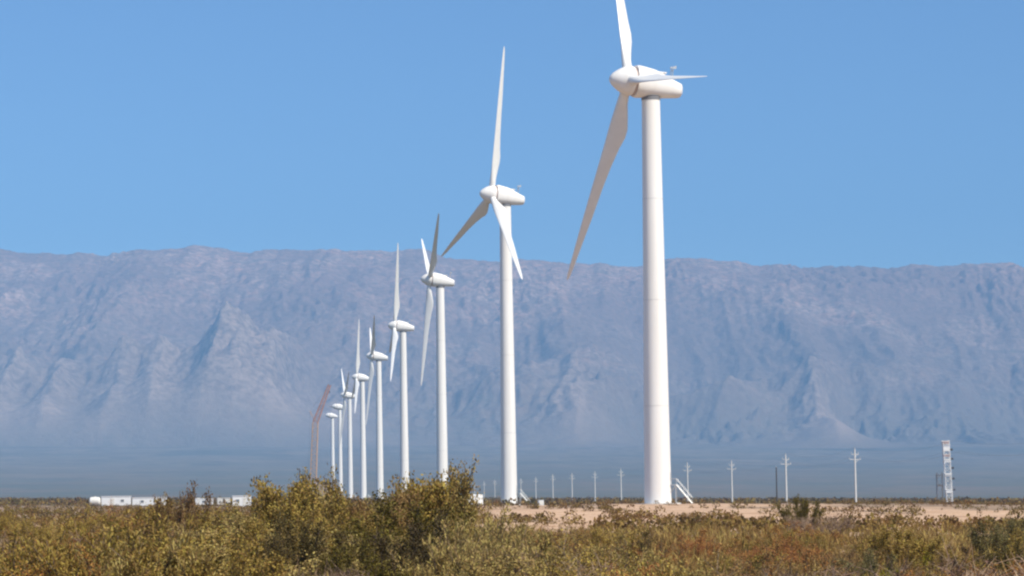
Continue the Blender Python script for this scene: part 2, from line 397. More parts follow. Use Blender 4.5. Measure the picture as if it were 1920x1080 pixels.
def nacelle_parts():
    """local: +X is upwind (nose), origin on the tower axis at hub height; hub centre at x=4.1"""
    nb = MB()
    secs = [(3.0, 5.3, 5.5, .02), (2.4, 5.35, 5.7, 0), (1.2, 5.0, 5.4, -.02), (-.5, 4.5, 5.05, -.12), (-2.0, 4.0, 4.4, -.32), (-3.7, 3.4, 3.4, -.62), (-5.0, 3.0, 2.75, -.80), (-5.5, 2.7, 2.45, -.82), (-5.7, 2.1, 1.9, -.82)]
    nb.loft([sup(0, z, w_, h_, x, e=2.5) for x, w_, h_, z in secs])
    gb = MB(); gb.loft([sup(0, 0, d, d, x, 36, 2) for x, d in ((3.0, 4.9), (3.45, 4.9))])
    sp = MB()
    secs = [(3.45, 5.0), (3.8, 5.35), (4.3, 5.3), (5.0, 4.8), (5.8, 4.0), (6.5, 3.1), (7.1, 2.15), (7.5, 1.2), (7.66, .3)]
    sp.loft([sup(0, 0, d, d, x, 36, 2) for x, d in secs])
    sens = MB(); sens.tube((-3.9, .5, 1.2), (-3.9, .5, 3.4), .07); sens.tube((-3.9, -.5, 1.2), (-3.9, -.5, 3.1), .07)
    sens.box((-3.9, 0, 2.6), (.12, 1.5, .12)); sens.add([(-4.5, .5, 2.9), (-3.4, .5, 2.9), (-4.5, .5, 3.5), (-4.5, .56, 2.9), (-3.4, .56, 2.9), (-4.5, .56, 3.5)], [(0, 1, 2), (5, 4, 3), (0, 3, 4, 1), (1, 4, 5, 2), (2, 5, 3, 0)])
    sens.tube((-3.9, -.5, 3.1), (-3.9, -.5, 3.4), .22, .1)
    hatch = MB(); hatch.box((-1.8, 0, 2.0), (1.8, 1.4, .2))
    yaw = MB(); yaw.tube((0, 0, -3.1), (0, 0, -2.5), 1.66, 1.66, 40)
    return nb, gb, sp, sens, hatch, yaw
def stairs_mesh():
    """stair and landing on the tower's +X side"""
    b = MB(); top = 3.3; x0 = 2.1
    b.box((x0 + .6, 0, top), (1.3, 1.3, .12))
    foot = x0 + 1.2 + 2.7
    for s in (-.6, .6):
        b.tube((x0 + 1.2, s, top), (foot, s, .05), .09, n=6)
        b.tube((x0 + 1.2, s, top + 1.05), (foot, s, 1.05), .035, n=6); b.tube((x0 + .1, s, top + 1.05), (x0 + 1.2, s, top + 1.05), .035, n=6)
        b.tube((x0 + 1.1, s, 0), (x0 + 1.1, s, top), .07, n=6)
        b.tube((x0 + .15, s, top - 1.3), (x0 + 1.1, s, top - .1), .05, n=6)
        for k in range(5):
            f = k / 4; b.tube((x0 + 1.2 + 2.7 * f, s, top * (1 - f)), (x0 + 1.2 + 2.7 * f, s, top * (1 - f) + 1.05), .03, n=6)
        b.tube((x0 + .1, s, top), (x0 + .1, s, top + 1.05), .03, n=6)
    for k in range(12):
        f = (k + .5) / 12; b.box((x0 + 1.2 + 2.7 * f, 0, top * (1 - f)), (.26, 1.2, .05))
    return b
nb, gb, sp, sens, hatch, yawr = nacelle_parts()
protos = {}
def hidden_mesh(b, name, mt, smooth=True):
    o = b.build(name, mt, smooth=smooth); me = o.data; bpy.data.objects.remove(o); return me
P = {'nacelle': hidden_mesh(nb, 'nacelle', 'white'), 'generator_ring': hidden_mesh(gb, 'generator_ring', 'gen'), 'spinner': hidden_mesh(sp, 'spinner', 'white'),
     'wind_sensor': hidden_mesh(sens, 'wind_sensor', 'galv', False), 'roof_hatch': hidden_mesh(hatch, 'roof_hatch', 'white', False), 'yaw_collar': hidden_mesh(yawr, 'yaw_collar', 'greysteel'),
     'blade': hidden_mesh(blade_mesh(), 'blade', 'blade'), 'service_stairs': hidden_mesh(stairs_mesh(), 'service_stairs', 'galv', False)}
dm = MB(); dm.box((2.22, 0, 4.4), (.22, 1.0, 2.1)); P['door'] = hidden_mesh(dm, 'door', 'galv', False)
def seam_mesh(f, h, rb, rtop, N=48):
    b = MB(); r = np.interp(f, [0, .12, .3, .6, 1], [rb * 1.05, rb * .99, rb + (rtop - rb) * .22, rb + (rtop - rb) * .6, rtop])
    b.loft([[((r + .02) * math.cos(2 * math.pi * k / N), (r + .02) * math.sin(2 * math.pi * k / N), h * f + dz) for k in range(N)] for dz in (-.06, .06)])
    return b
fd = MB(); fd.tube((0, 0, -.6), (0, 0, .18), 4.2, 4.0, 40); P['foundation'] = hidden_mesh(fd, 'foundation', 'concrete')
tw88 = hidden_mesh(tower_mesh(84.9, 2.25, 1.6), 'tower', 'white'); sm88 = [hidden_mesh(seam_mesh(f, 84.9, 2.25, 1.6), 'seam', 'seam') for f in (.24, .5, .75)]
tw74 = hidden_mesh(tower_mesh(71.2, 2.3, 1.6), 'tower', 'white'); sm74 = [hidden_mesh(seam_mesh(f, 71.2, 2.3, 1.6), 'seam', 'seam') for f in (.24, .5, .75)]
def put(name, me, parent, mx=None):
    o = bpy.data.objects.new(name, me); sc.collection.objects.link(o); o.parent = parent
    if mx is not None: o.matrix_local = mx
    return o
TIL, CONE, PIT = R(4), R(1.5), R(22)
def turbine(px, D, hub, yaw, th, label, blades=(0, 1, 2), stairs=True):
    x, y, z = spot(px, D); z = Gs(x, y)
    t = thing('wind_turbine', label, 'wind turbine', (x, y, z), 0, 'wind turbines in the receding row')
    tm, sm = (tw74, sm74) if hub < 80 else (tw88, sm88)
    tower = put('tower', tm, t)
    for q_ in sm: put('seam', q_, tower)
    put('foundation', P['foundation'], t)
    face = R(-12)
    if stairs:
        put('door', P['door'], tower, Matrix.Rotation(face, 4, 'Z')); put('service_stairs', P['service_stairs'], t, Matrix.Rotation(face, 4, 'Z'))
    # nacelle frame: +X -> upwind direction a, tilted up
    a = Vector((-math.cos(yaw), -math.sin(yaw), 0)); ax = (a * math.cos(TIL) + Vector((0, 0, 1)) * math.sin(TIL)).normalized()
    vz = (Vector((0, 0, 1)) * math.cos(TIL) - a * math.sin(TIL)).normalized(); vy = vz.cross(ax)
    N = Matrix(((ax.x, vy.x, vz.x, 0), (ax.y, vy.y, vz.y, 0), (ax.z, vy.z, vz.z, hub), (0, 0, 0, 1)))
    nac = put('nacelle', P['nacelle'], t, N)
    put('wind_sensor', P['wind_sensor'], nac); put('roof_hatch', P['roof_hatch'], nac)
    put('generator_ring', P['generator_ring'], t, N); put('spinner', P['spinner'], t, N)
    put('yaw_collar', P['yaw_collar'], t, Matrix.Translation((0, 0, hub)))
    h = Vector((math.sin(yaw), -math.cos(yaw), 0))
    hc = Vector((0, 0, hub)) + ax * 4.1
    for k in blades:
        q = th + k * 2 * math.pi / 3
        d = (h * math.sin(q) + vz * math.cos(q)); d = (d * math.cos(CONE) + ax * math.sin(CONE)).normalized()
        lx = (ax - d * ax.dot(d)).normalized(); tg = (h * math.cos(q) - vz * math.sin(q)); tg = (tg - d * tg.dot(d) - lx * tg.dot(lx)).normalized()
        lx = (lx * math.cos(PIT) + tg * math.sin(PIT)).normalized(); ly = d.cross(lx)
        B = Matrix(((lx.x, ly.x, d.x, hc.x + d.x * 1.2), (lx.y, ly.y, d.y, hc.y + d.y * 1.2), (lx.z, ly.z, d.z, hc.z + d.z * 1.2), (0, 0, 0, 1)))
        put('blade', P['blade'], t, B)
    return t
TL = [(1234, 466, 74, 17, 98, 'largest and nearest white wind turbine, its top blade cut off by the picture edge', (0, 1, 2)),
      (955, 757, 88, 20, 10, 'second nearest white wind turbine, two blades spread down and one straight up', (0, 1, 2)),
      (830, 1048, 87.5, 7, 58, 'third nearest white wind turbine, with a dark and a white blade crossing the ridge line', (0, 1, 2)),
      (759, 1335, 87.5, 4, 14, 'fourth nearest white wind turbine, one long blade up, a stub of blade at lower left', (0, 1, 2)),
      (712.5, 1624, 87.5, 5, 58, 'fifth nearest white wind turbine, with two thin faint blades up and one white blade down', (0, 1, 2)),
      (681.5, 1913, 87.5, 6, 10, 'sixth nearest white wind turbine, just left of the fifth, one thin blade straight up', (0, 1, 2)),
      (657, 2262, 87.5, 9, 65, 'seventh nearest white wind turbine, its broad white blade leaning up to the left', (0, 1, 2)),
      (638.5, 2545, 87.5, 12, 272, 'eighth nearest white wind turbine, small, carrying only one blade that points left', (0,)),
      (624.5, 2834, 87.5, 10, 275, 'farthest and smallest white wind turbine, standing next to the crane', (0,))]
TURB = [turbine(p, D, h, R(ya), R(th), lb, bl) for p, D, h, ya, th, lb, bl in TL]

# ------------------------------------------------------------------ crane beside the last turbine
def lattice(b, a, c, wa, wb, n, rc=.22, rb=.12, side=Vector((0, 1, 0))):
    a, c = Vector(a), Vector(c); d = (c - a).normalized(); p = d.cross(side).normalized(); q = p.cross(d)
    def cr(f):
        o = a + (c - a) * f; wd = (wa + (wb - wa) * f) / 2; return [o + p * wd + q * wd, o - p * wd + q * wd, o - p * wd - q * wd, o + p * wd - q * wd]
    for k in range(4): b.tube(cr(0)[k], cr(1)[k], rc, n=5)
    for i in range(n):
        A, B = cr(i / n), cr((i + 1) / n)
        for k in range(4):
            b.tube(A[k], B[(k + 1) % 4], rb, n=4, cap=False); b.tube(A[k], A[(k + 1) % 4], rb, n=4, cap=False)
def build_crane():
    D = 2750; x, y, z = spot(588, D)
    t = thing('crawler_crane', 'tall rust brown lattice boom crane leaning over the farthest turbine', 'crane', (x, y, z))
    for s in (-3.5, 3.5):
        b = MB(); b.loft([[(px_, s - .6, pz) for px_, pz in ((-4.5, .4), (-4, 0), (4, 0), (4.5, .4), (4.5, 1.3), (4, 1.6), (-4, 1.6), (-4.5, 1.3))], [(px_, s + .6, pz) for px_, pz in ((-4.5, .4), (-4, 0), (4, 0), (4.5, .4), (4.5, 1.3), (4, 1.6), (-4, 1.6), (-4.5, 1.3))]]); b.build('crawler_track', 'dark', t)
    b = MB(); b.box((0, 0, 1.2), (3, 6, .8)); b.build('undercarriage', 'dark', t)
    b = MB(); b.box((-2, 0, 3.0), (9, 3.2, 2.4)); b.box((-6.8, 0, 2.9), (1.6, 4.2, 2.6)); b.build('machine_house', 'crane', t, bevel=.1)
    b = MB(); b.box((2.6, 2.3, 3.0), (1.8, 1.3, 2.2)); b.build('operator_cab', 'glass', t, bevel=.1)
    zj = z_at(x, D, 792) - z; zt = z_at(x, D, 722) - z; xt = 29 * D / FPX + (zt / 75 - 1) * 0
    b = MB(); lattice(b, (-1.0, 0, 2.5), (2.5, 0, zj), 6.2, 5.4, 16, .55, .3); b.build('main_boom', 'crane', t)
    b = MB(); lattice(b, (2.5, 0, zj), (1.5 + xt, 0, zt), 5.0, 2.4, 10, .52, .3); b.build('luffing_jib', 'cranejib', t)
    b = MB(); lattice(b, (2.5, 0, zj), (-3.0, 0, zj + 12), 2.0, .8, 4, .12, .07); b.build('jib_strut', 'crane', t)
    b = MB()
    b.tube((-3, 0, zj + 12), (1.5 + xt * .97, 0, zt), .09, n=4); b.tube((-3, 0, zj + 12), (-6, 0, 4), .09, n=4); b.build('pendant_lines', 'wire', t)
    b = MB(); b.tube((1.5 + xt, 0, zt), (1.5 + xt, 0, zt - 7), .1, n=4); b.box((1.5 + xt, 0, zt - 7.6), (1.2, .8, 1.6)); b.build('hook_block', 'dark', t)
build_crane()

# ------------------------------------------------------------------ power poles
def pole_proto():
    t = thing('utility_pole', 'x', 'utility pole', (0, 0, 0))
    b = MB(); b.tube((0, 0, -.4), (0, 0, 13.3), .27, .17, 12); b.build('post', 'pole', t, True)
    for zz, wd in ((12.1, 1.0), (10.9, 1.5)):
        c = MB(); c.box((.1, 0, zz), (wd * 2 - .3, .13, .14)); c.tube((wd * .7, 0, zz), (0, 0, zz - .8), .05, n=5); arm = c.build('crossarm', 'pole', t)
        for xx in (-wd + .15, wd - .2):
            i = MB()
            for k in range(3): i.tube((xx, 0, zz + .1 + .13 * k), (xx, 0, zz + .2 + .13 * k), .11, .07, 8)
            i.tube((xx, 0, zz + .08), (xx, 0, zz + .6), .035, n=6)
            i.build('insulator', 'galv', arm, True)
    c = MB()
    for k in range(3): c.tube((0, 0, 13.3 + .13 * k), (0, 0, 13.42 + .13 * k), .12, .07, 8)
    c.build('insulator', 'galv', t, True)
    return t
pp = pole_proto()
PL = [(1605, 629, 'tallest white utility pole, standing between the lattice mast and the next pole'), (1475, 695, 'white utility pole with a thin dark post close on its left'),
      (1373, 823, 'white utility pole midway between the stairs of the biggest turbine and the dark post'), (1290, 863, 'white utility pole rising behind the stairs of the biggest turbine'),
      (1165, 1070, 'white utility pole nearest on the left of the biggest turbine tower'), (1116, 1189, 'small white utility pole, second to the left of the biggest turbine tower'),
      (1073, 1274, 'small white utility pole, third to the left of the biggest turbine tower'), (1037, 1337, 'small pale utility pole just right of the white cube box'),
      (1005, 1529, 'small pale utility pole behind the white cube box'), (977, 1640, 'small pale utility pole just right of the second turbine tower'),
      (928, 1783, 'tiny pale utility pole just left of the second turbine tower'), (908, 1981, 'tiny pale utility pole second to the left of the second turbine tower'),
      (890, 2140, 'tiniest pale utility pole, the farthest left of the row')]
tops = []
for i, (px_, D, lb) in enumerate(PL):
    x, y, z = spot(px_, D)
    if i == 0: o = pp; o.location = (x, y, z); o.rotation_euler = (0, 0, R(8))
    else: o = dup(pp, (x, y, z), R(8))
    o['label'] = lb; o['group'] = 'utility poles across the plain'
    tops.append(Vector((x, y, z)))
names = ['uppermost power cable strung along the white utility poles', 'middle power cable strung along the white utility poles', 'lowest power cable strung along the white utility poles']
order = [Vector((spot(1790, 560)[0], 560, spot(1790, 560)[2])), Vector((spot(2060, 480)[0], 480, spot(2060, 480)[2]))]
for k, (dx, dz) in enumerate(((0, 13.7), (-1.3, 11.5), (1.3, 11.45))):
    b = MB(); pts = [order[1], order[0]] + tops
    for A, B in zip(pts[:-1], pts[1:]):
        prev = None
        for j in range(9):
            f = j / 8; q = A.lerp(B, f) + Vector((dx, 0, dz - 1.6 * 4 * f * (1 - f)))
            if prev is not None: b.tube(prev, q, .012, n=4, cap=False)
            prev = q
    tag(b.build('power_cable', 'wire'), names[k], 'power cable', 'cables on the utility poles')
for px_, D, tp, lb in ((1457, 700, 876, 'thin dark wooden post close beside a white utility pole'), (562, 900, 878, 'thin dark wooden post behind the thicket left of the crane')):
    x, y, z = spot(px_, D); hh = z_at(x, D, tp) - z
    t = thing('wooden_post', lb, 'post', (x, y, z), 0, 'dark wooden posts')
    b = MB(); b.tube((0, 0, -.3), (0, 0, hh), .2, .14, 10); b.build('post', 'wood', t, True)
    b = MB(); b.tube((0, 0, hh), (0, 0, hh + .25), .12, .09, 8); b.build('post_cap', 'galv', t, True)

# ------------------------------------------------------------------ lattice mast with pale drums on the right
def build_mast():
    D = 640; x, y, z = spot(1778, D); H = z_at(x, D, 826) - z; k = D / FPX
    t = thing('lattice_mast', 'pale pinkish white steel lattice mast with platforms, right of the utility poles', 'mast', (x, y, z))
    b = MB(); lattice(b, (.35, 0, 0), (-.25, 0, H), 1.35, 1.5, 12, .09, .05); b.build('lattice_frame', 'cabin', t)
    for n_, (ytop, ybot, mt) in enumerate(((827, 833, 'red'), (834, 847, 'cabin'), (852, 857, 'red'), (861, 867, 'cabin'), (888, 893, 'cabin'), (917, 925, 'cabin'))):
        za, zb = z_at(x, D, ybot) - z, z_at(x, D, ytop) - z; cz = (za + zb) / 2; f = cz / H
        c = MB(); c.box((.35 - .6 * f, 0, cz), (1.6, 1.6, (zb - za) * .8)); pl = c.build('platform_box', mt, t, bevel=.06)
        r_ = MB()
        for s in (-1, 1):
            r_.tube((.35 - .6 * f - .9, s * 1.0, zb + .02), (.35 - .6 * f + .9, s * 1.0, zb + .02), .05, n=5)
        r_.build('rail', 'galv', pl)
    for zz in (.25, .42, .58, .72, .86):
        c = MB(); c.box((.35 - .6 * zz + 1.25, .2, H * zz), (.7, .25, .5)); c.build('antenna_panel', 'dark', t)
    # dark steel frame at its left foot
    x2, y2, z2 = spot(1763, D + 15); h2 = z_at(x2, D + 15, 886) - z2
    t = thing('steel_frame', 'low dark steel frame standing at the left foot of the lattice mast', 'steel frame', (x2, y2, z2))
    b = MB(); lattice(b, (0, 0, 0), (0, 0, h2), 1.5, 1.3, 4, .07, .045); b.build('frame', 'greysteel', t)
    c = MB(); c.box((0, 0, h2 * .62), (1.5, 1.2, .5)); c.build('equipment_box', 'greysteel', t, bevel=.03)
    c = MB(); c.box((0, 0, h2 * .92), (1.6, 1.2, .2)); c.build('top_plate', 'greysteel', t, bevel=.03)
build_mast()

# ------------------------------------------------------------------ site cabins, hut and vehicles on the left
def cabin(pa, pb, ytop, D, depth, label, wins=(.25, .7), door=.5, rz=0.0, mt='cabin'):
    xa, xb = spot(pa, D)[0], spot(pb, D)[0]; x = (xa + xb) / 2; L = xb - xa; z = Gs(x, D); h = z_at(x, D, ytop) - z
    t = thing('site_cabin', label, 'cabin', (x, D, z), rz, 'white site cabins left of the thicket')
    b = MB(); b.box((0, depth / 2, h / 2 + .12), (L, depth, h - .34)); b.build('wall', mt, t, bevel=.04)
    b = MB(); b.box((0, depth / 2, h - .05 + .07), (L + .16, depth + .2, .14)); b.build('roof', mt, t, bevel=.02)
    for sx in (-.4, .4):
        b = MB(); b.box((L * sx, depth / 2, .1), (.3, depth * .9, .36)); b.build('skid', 'dark', t)
    for wf in wins:
        f = MB(); f.box((L * (wf - .5), -.04, h * .6), (.9, .06, .7)); fr = f.build('window', 'cream', t)
        g = MB(); g.box((L * (wf - .5), -.085, h * .6), (.7, .03, .5)); g.build('pane', 'pane', fr)
    d = MB(); d.box((L * (door - .5), -.03, 1.15), (.85, .05, 1.95)); dd = d.build('door', 'cream', t)
    e = MB(); e.box((L * (door - .5) + .3, -.08, 1.15), (.12, .06, .04)); e.build('handle', 'dark', dd)
cabin(190, 243, 931, 640, 2.5, 'leftmost white site cabin, directly right of the cream tank', (.75,), .4)
cabin(248, 311, 933, 655, 2.5, 'long white site cabin in the middle of the row, its right end free', (.3,), .75)
cabin(366, 398, 935, 700, 2.4, 'low white site cabin half hidden between two reddish tufts of the thicket', (.5,), .2)
cabin(407, 430, 934, 720, 2.4, 'low cream site cabin with brown door just left of the bright square cabin', (.6,), .2, mt='cream')
cabin(436, 469, 930, 600, 2.6, 'bright square white site cabin just left of the tan hut', (.3,), .7)
def tank():
    x, y, z = spot(178, 636); t = thing('water_tank', 'rounded cream water tank trailer at the left end of the white cabins', 'water tank', (x, y, z))
    b = MB(); rings = []
    for f, r_ in ((-1.35, .3), (-1.25, .75), (-1.0, .98), (0, 1.05), (1.0, .98), (1.25, .75), (1.35, .3)):
        rings.append([(f, r_ * math.cos(2 * math.pi * k / 20), 1.35 + r_ * math.sin(2 * math.pi * k / 20)) for k in range(20)])
    b.loft(rings); b.build('vessel', 'cream', t, True)
    b = MB(); b.box((0, 0, .45), (2.6, 1.2, .16)); b.tube((1.3, 0, .45), (2.3, 0, .45), .06); b.build('chassis', 'dark', t)
    b = MB(); b.tube((0, 0, 2.35), (0, 0, 2.55), .3, .3, 14); b.build('filler_cap', 'galv', t)
    for s in (-.72, .72):
        b = MB(); b.tube((-.2, s - .1, .35), (-.2, s + .1, .35), .35, .35, 16); b.build('wheel', 'tyre', t)
tank()
def hut():
    D = 560; x, y, z = spot(500, D); k = D / FPX
    t = thing('hut', 'tan plastered hut with brown pitched roof behind the tallest tuft', 'hut', (x, y, z), R(-8))
    H = z_at(x, D, 929) - z; top = z_at(x, D, 917) - z; L = 3.9
    b = MB(); b.box((0, 1.5, H / 2), (L, 3, H)); b.build('wall', 'tan', t)
    b = MB(); o = .3
    pr = [(-L / 2 - o, H + .01), (L / 2 + o, H + .01), (L / 2 + o, H + .12), (0.2, top), (-.2, top), (-L / 2 - o, H + .12)]
    b.loft([[(a, -o, c) for a, c in pr], [(a, 3 + o, c) for a, c in pr]]); b.build('roof', 'roof', t)
    b = MB(); b.box((.95, -.06, H * .5), (1.6, .1, H * .96)); pn = b.build('wall_panel', 'cream', t)
    b = MB(); b.box((1.1, -.13, H * .52), (.6, .06, .6)); w_ = b.build('window', 'galv', t)
    b = MB(); b.box((1.1, -.17, H * .52), (.5, .03, .5)); b.build('pane', 'glass', w_)
    b = MB(); b.box((-1.1, -.03, 1.0), (.8, .05, 1.95)); b.build('door', 'roof', t)
hut()
def shelter():
    D = 900; x, y, z = spot(607, D)
    t = thing('shed', 'small tan shed just left of the farthest turbine foot', 'shed', (x, y, z), R(-5))
    H = z_at(x, D, 905) - z
    b = MB(); b.box((0, 2, H / 2), (4.0, 4, H)); b.build('wall', 'tan', t)
    b = MB(); b.loft([[(-2.3, -.3, H + .01), (2.3, -.3, H + .01), (2.3, -.3, H + .2), (-2.3, -.3, H + .7)], [(-2.3, 4.3, H + .01), (2.3, 4.3, H + .01), (2.3, 4.3, H + .2), (-2.3, 4.3, H + .7)]]); b.build('roof', 'roof', t)
    b = MB(); b.box((.7, -.03, 1.1), (1.4, .06, 2.2)); b.build('door', 'cream', t)
shelter()
def van():
    D = 470; x, y, z = spot(880, D)
    t = thing('parked_van', 'white van parked behind the thicket, near the third turbine foot', 'van', (x, y, z), R(208))
    def ring(yy, ws, pts):   # cross profile
        return [(p[0], yy * ws, p[1]) for p in pts]
    # side profile (x forward, z) lofted across width
    pr = [(-2.3, .45), (2.25, .45), (2.35, .95), (2.2, 1.2), (1.55, 1.35), (.85, 2.12), (.5, 2.22), (-2.15, 2.25), (-2.3, 2.1)]
    b = MB(); b.loft([[(a * .985, s * .9, c if c < 1.3 else c - .03) for a, c in pr] if abs(s) > .95 else [(a, s * .9, c) for a, c in pr] for s in (-1, -.9, .9, 1)])
    b.build('body', 'van', t, bevel=.05)
    b = MB(); b.add([(1.60, -.8, 1.40), (1.60, .8, 1.40), (.93, .76, 2.10), (.93, -.76, 2.10), (1.57, -.8, 1.36), (1.57, .8, 1.36), (.88, .76, 2.06), (.88, -.76, 2.06)], [(0, 1, 2, 3), (4, 7, 6, 5), (0, 4, 5, 1), (1, 5, 6, 2), (2, 6, 7, 3), (3, 7, 4, 0)]); b.build('windscreen', 'glass', t)
    for s in (-1, 1):
        b = MB(); b.box((.55, s * .9, 1.65), (.95, .04, .55)); b.build('side_window', 'glass', t)
        b = MB(); b.box((2.3, s * .62, .95), (.1, .35, .22)); b.build('headlight', 'galv', t)
        for xx in (-1.45, 1.5):
            b = MB(); b.tube((xx, s * .72, .34), (xx, s * .92, .34), .35, .35, 20); wh = b.build('wheel', 'tyre', t)
            b = MB(); b.tube((xx, s * .9, .34), (xx, s * .94, .34), .19, .17, 14); b.build('rim', 'galv', wh)
    b = MB(); b.box((2.36, 0, .55), (.12, 1.7, .25)); b.build('bumper', 'dark', t)
van()
def cube():
    D = 640; x, y, z = spot(1014, D)
    h = z_at(x, D, 938) - z
    t = thing('transformer_box', 'small white cube shaped box right of the second turbine stairs', 'box', (x, y, z), R(12))
    b = MB(); b.box((0, 0, h / 2), (1.25, 1.2, h)); b.build('housing', 'cabin', t, bevel=.05)
    b = MB(); b.box((0, 0, h + .04), (1.4, 1.35, .08)); b.build('lid', 'cabin', t)
    b = MB(); b.box((0, -.62, h * .5), (.9, .04, h * .7)); b.build('door', 'cream', t)
cube()

# ------------------------------------------------------------------ shrubs
def quads_to_mesh(name, V, material, extra=None):
    """V: (n,4,3) leaf quads; extra: MB whose faces are appended"""
    n = len(V); me = bpy.data.meshes.new(name)
    me.vertices.add(n * 4); me.vertices.foreach_set('co', V.reshape(-1).astype(np.float32))
    me.loops.add(n * 4); me.loops.foreach_set('vertex_index', np.arange(n * 4, dtype=np.int32))
    me.polygons.add(n); me.polygons.foreach_set('loop_start', np.arange(0, n * 4, 4, dtype=np.int32))
    me.polygons.foreach_set('loop_total', np.full(n, 4, dtype=np.int32))
    me.update(calc_edges=True); me.materials.append(M[material]); return me
def leaves(C, size, asp, upb, rs):
    """leaf quads round centres C; upb pulls the long axis upward"""
    n = len(C); d = rs.normal(size=(n, 3)); d[:, 2] += upb; d /= np.linalg.norm(d, axis=1)[:, None]
    q = rs.normal(size=(n, 3)); q -= (q * d).sum(1)[:, None] * d; q /= np.linalg.norm(q, axis=1)[:, None]
    L = (size * rs.uniform(.6, 1.4, n))[:, None]; W = L * asp
    return np.stack([C - q * W * .25, C + d * L * .5 - q * W, C + d * L, C + d * L * .5 + q * W], 1)
def make_shrub(name, seed, kind):
    rs = np.random.default_rng(seed); tb = MB(); cents = []
    nb_ = {'jarilla': 15, 'round': 26, 'wispy': 34, 'dead': 30, 'tuft': 7}[kind]
    spread = {'jarilla': .55, 'round': .80, 'wispy': .55, 'dead': .75, 'tuft': .26}[kind]
    for i in range(nb_):
        az = rs.uniform(0, 2 * math.pi); sp_ = spread * math.sqrt(rs.uniform(0.02, 1)); ln = rs.uniform(.62, 1.05) * (1 - .30 * sp_ / max(spread, .5))
        top = np.array([math.cos(az) * sp_, math.sin(az) * sp_, ln * (1 if kind != 'round' else math.sqrt(max(.15, 1 - (sp_ / .95) ** 2)))])
        p0 = np.array([math.cos(az) * .06, math.sin(az) * .06, 0]); mid = (p0 + top) / 2 + np.array([math.cos(az), math.sin(az), 0]) * (.10 * sp_) + rs.normal(0, .04, 3)
        pts = [(1 - t) ** 2 * p0 + 2 * t * (1 - t) * mid + t * t * top for t in np.linspace(0, 1, 7)]
        for a, b, k in zip(pts[:-1], pts[1:], range(6)): tb.tube(a, b, .013 - .0018 * k, .0112 - .0018 * k, 3, cap=False)
        ntw = {'jarilla': 16, 'round': 9, 'wispy': 7, 'dead': 12, 'tuft': 18}[kind]
        for j in range(ntw):
            f = rs.uniform({'round': .25, 'tuft': .62, 'jarilla': .48}.get(kind, .35), 1) ** .8
            o = (1 - f) ** 2 * p0 + 2 * f * (1 - f) * mid + f * f * top
            dr = rs.normal(size=3); dr[2] = abs(dr[2]) * .7 + {'jarilla': .9, 'round': .4, 'wispy': 1.6, 'dead': .5, 'tuft': 1.3}[kind]; dr += (top - p0) * .8; dr /= np.linalg.norm(dr)
            tl = rs.uniform(.10, .24) * {'wispy': 1.25, 'jarilla': .62}.get(kind, 1); e = o + dr * tl
            tb.tube(o, e, .0045, .002, 3, cap=False)
            if kind == 'dead':
                for _ in range(3):
                    o2 = o + (e - o) * rs.uniform(.3, 1); e2 = o2 + (dr + rs.normal(0, .8, 3)) * .09; tb.tube(o2, e2, .003, .0015, 3, cap=False)
            nl = {'jarilla': 46, 'round': 54, 'wispy': 44, 'dead': 7, 'tuft': 64}[kind]
            tt = rs.uniform(.1, 1.1, nl)[:, None]
            cents.append(o + (e - o) * tt + rs.normal(0, .026 if kind != 'wispy' else .018, (nl, 3)))
    C = np.concatenate(cents); C = C[C[:, 2] > .02]
    sz, asp, upb = {'jarilla': (.023, .28, .9), 'round': (.021, .32, .5), 'wispy': (.046, .11, 1.8), 'dead': (.035, .15, .6), 'tuft': (.027, .26, 1.2)}[kind]
    V = leaves(C, sz, asp, upb, rs)
    t = thing(name, 'x', 'shrub', (0, 0, 0))
    fo = bpy.data.objects.new('foliage', quads_to_mesh('foliage', V, 'leaf')); sc.collection.objects.link(fo); fo.parent = t
    tb.build('stems', 'deadtwig' if kind == 'dead' else 'twig', t)
    return t
PROTO = {'jarilla': [make_shrub('creosote_shrub', 10 + i, 'jarilla') for i in range(4)], 'round': [make_shrub('low_bush', 20 + i, 'round') for i in range(4)],
         'wispy': [make_shrub('wispy_shrub', 30 + i, 'wispy') for i in range(3)], 'dead': [make_shrub('dry_shrub', 40 + i, 'dead') for i in range(2)], 'tuft': [make_shrub('creosote_shrub', 50 + i, 'tuft') for i in range(2)]}
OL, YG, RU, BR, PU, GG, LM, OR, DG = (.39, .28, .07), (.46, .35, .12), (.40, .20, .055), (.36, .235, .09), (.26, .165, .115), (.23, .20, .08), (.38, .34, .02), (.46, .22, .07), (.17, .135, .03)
used = set()
def shrub(kind, px_, ytop, d, wf, col, label, group, variant=None):
    x, y, z = spot(px_, d); h = max(.45, z_at(x, d, ytop) - z)
    pr = PROTO[kind][variant if variant is not None else random.randrange(len(PROTO[kind]))]
    s = h * random.uniform(.97, 1.05); wd = s * wf
    o = dup(pr, (x, y, z - .03), random.uniform(0, 6.28), (wd, wd, s), label, group, color=col)
    o['category'] = 'shrub'; return o
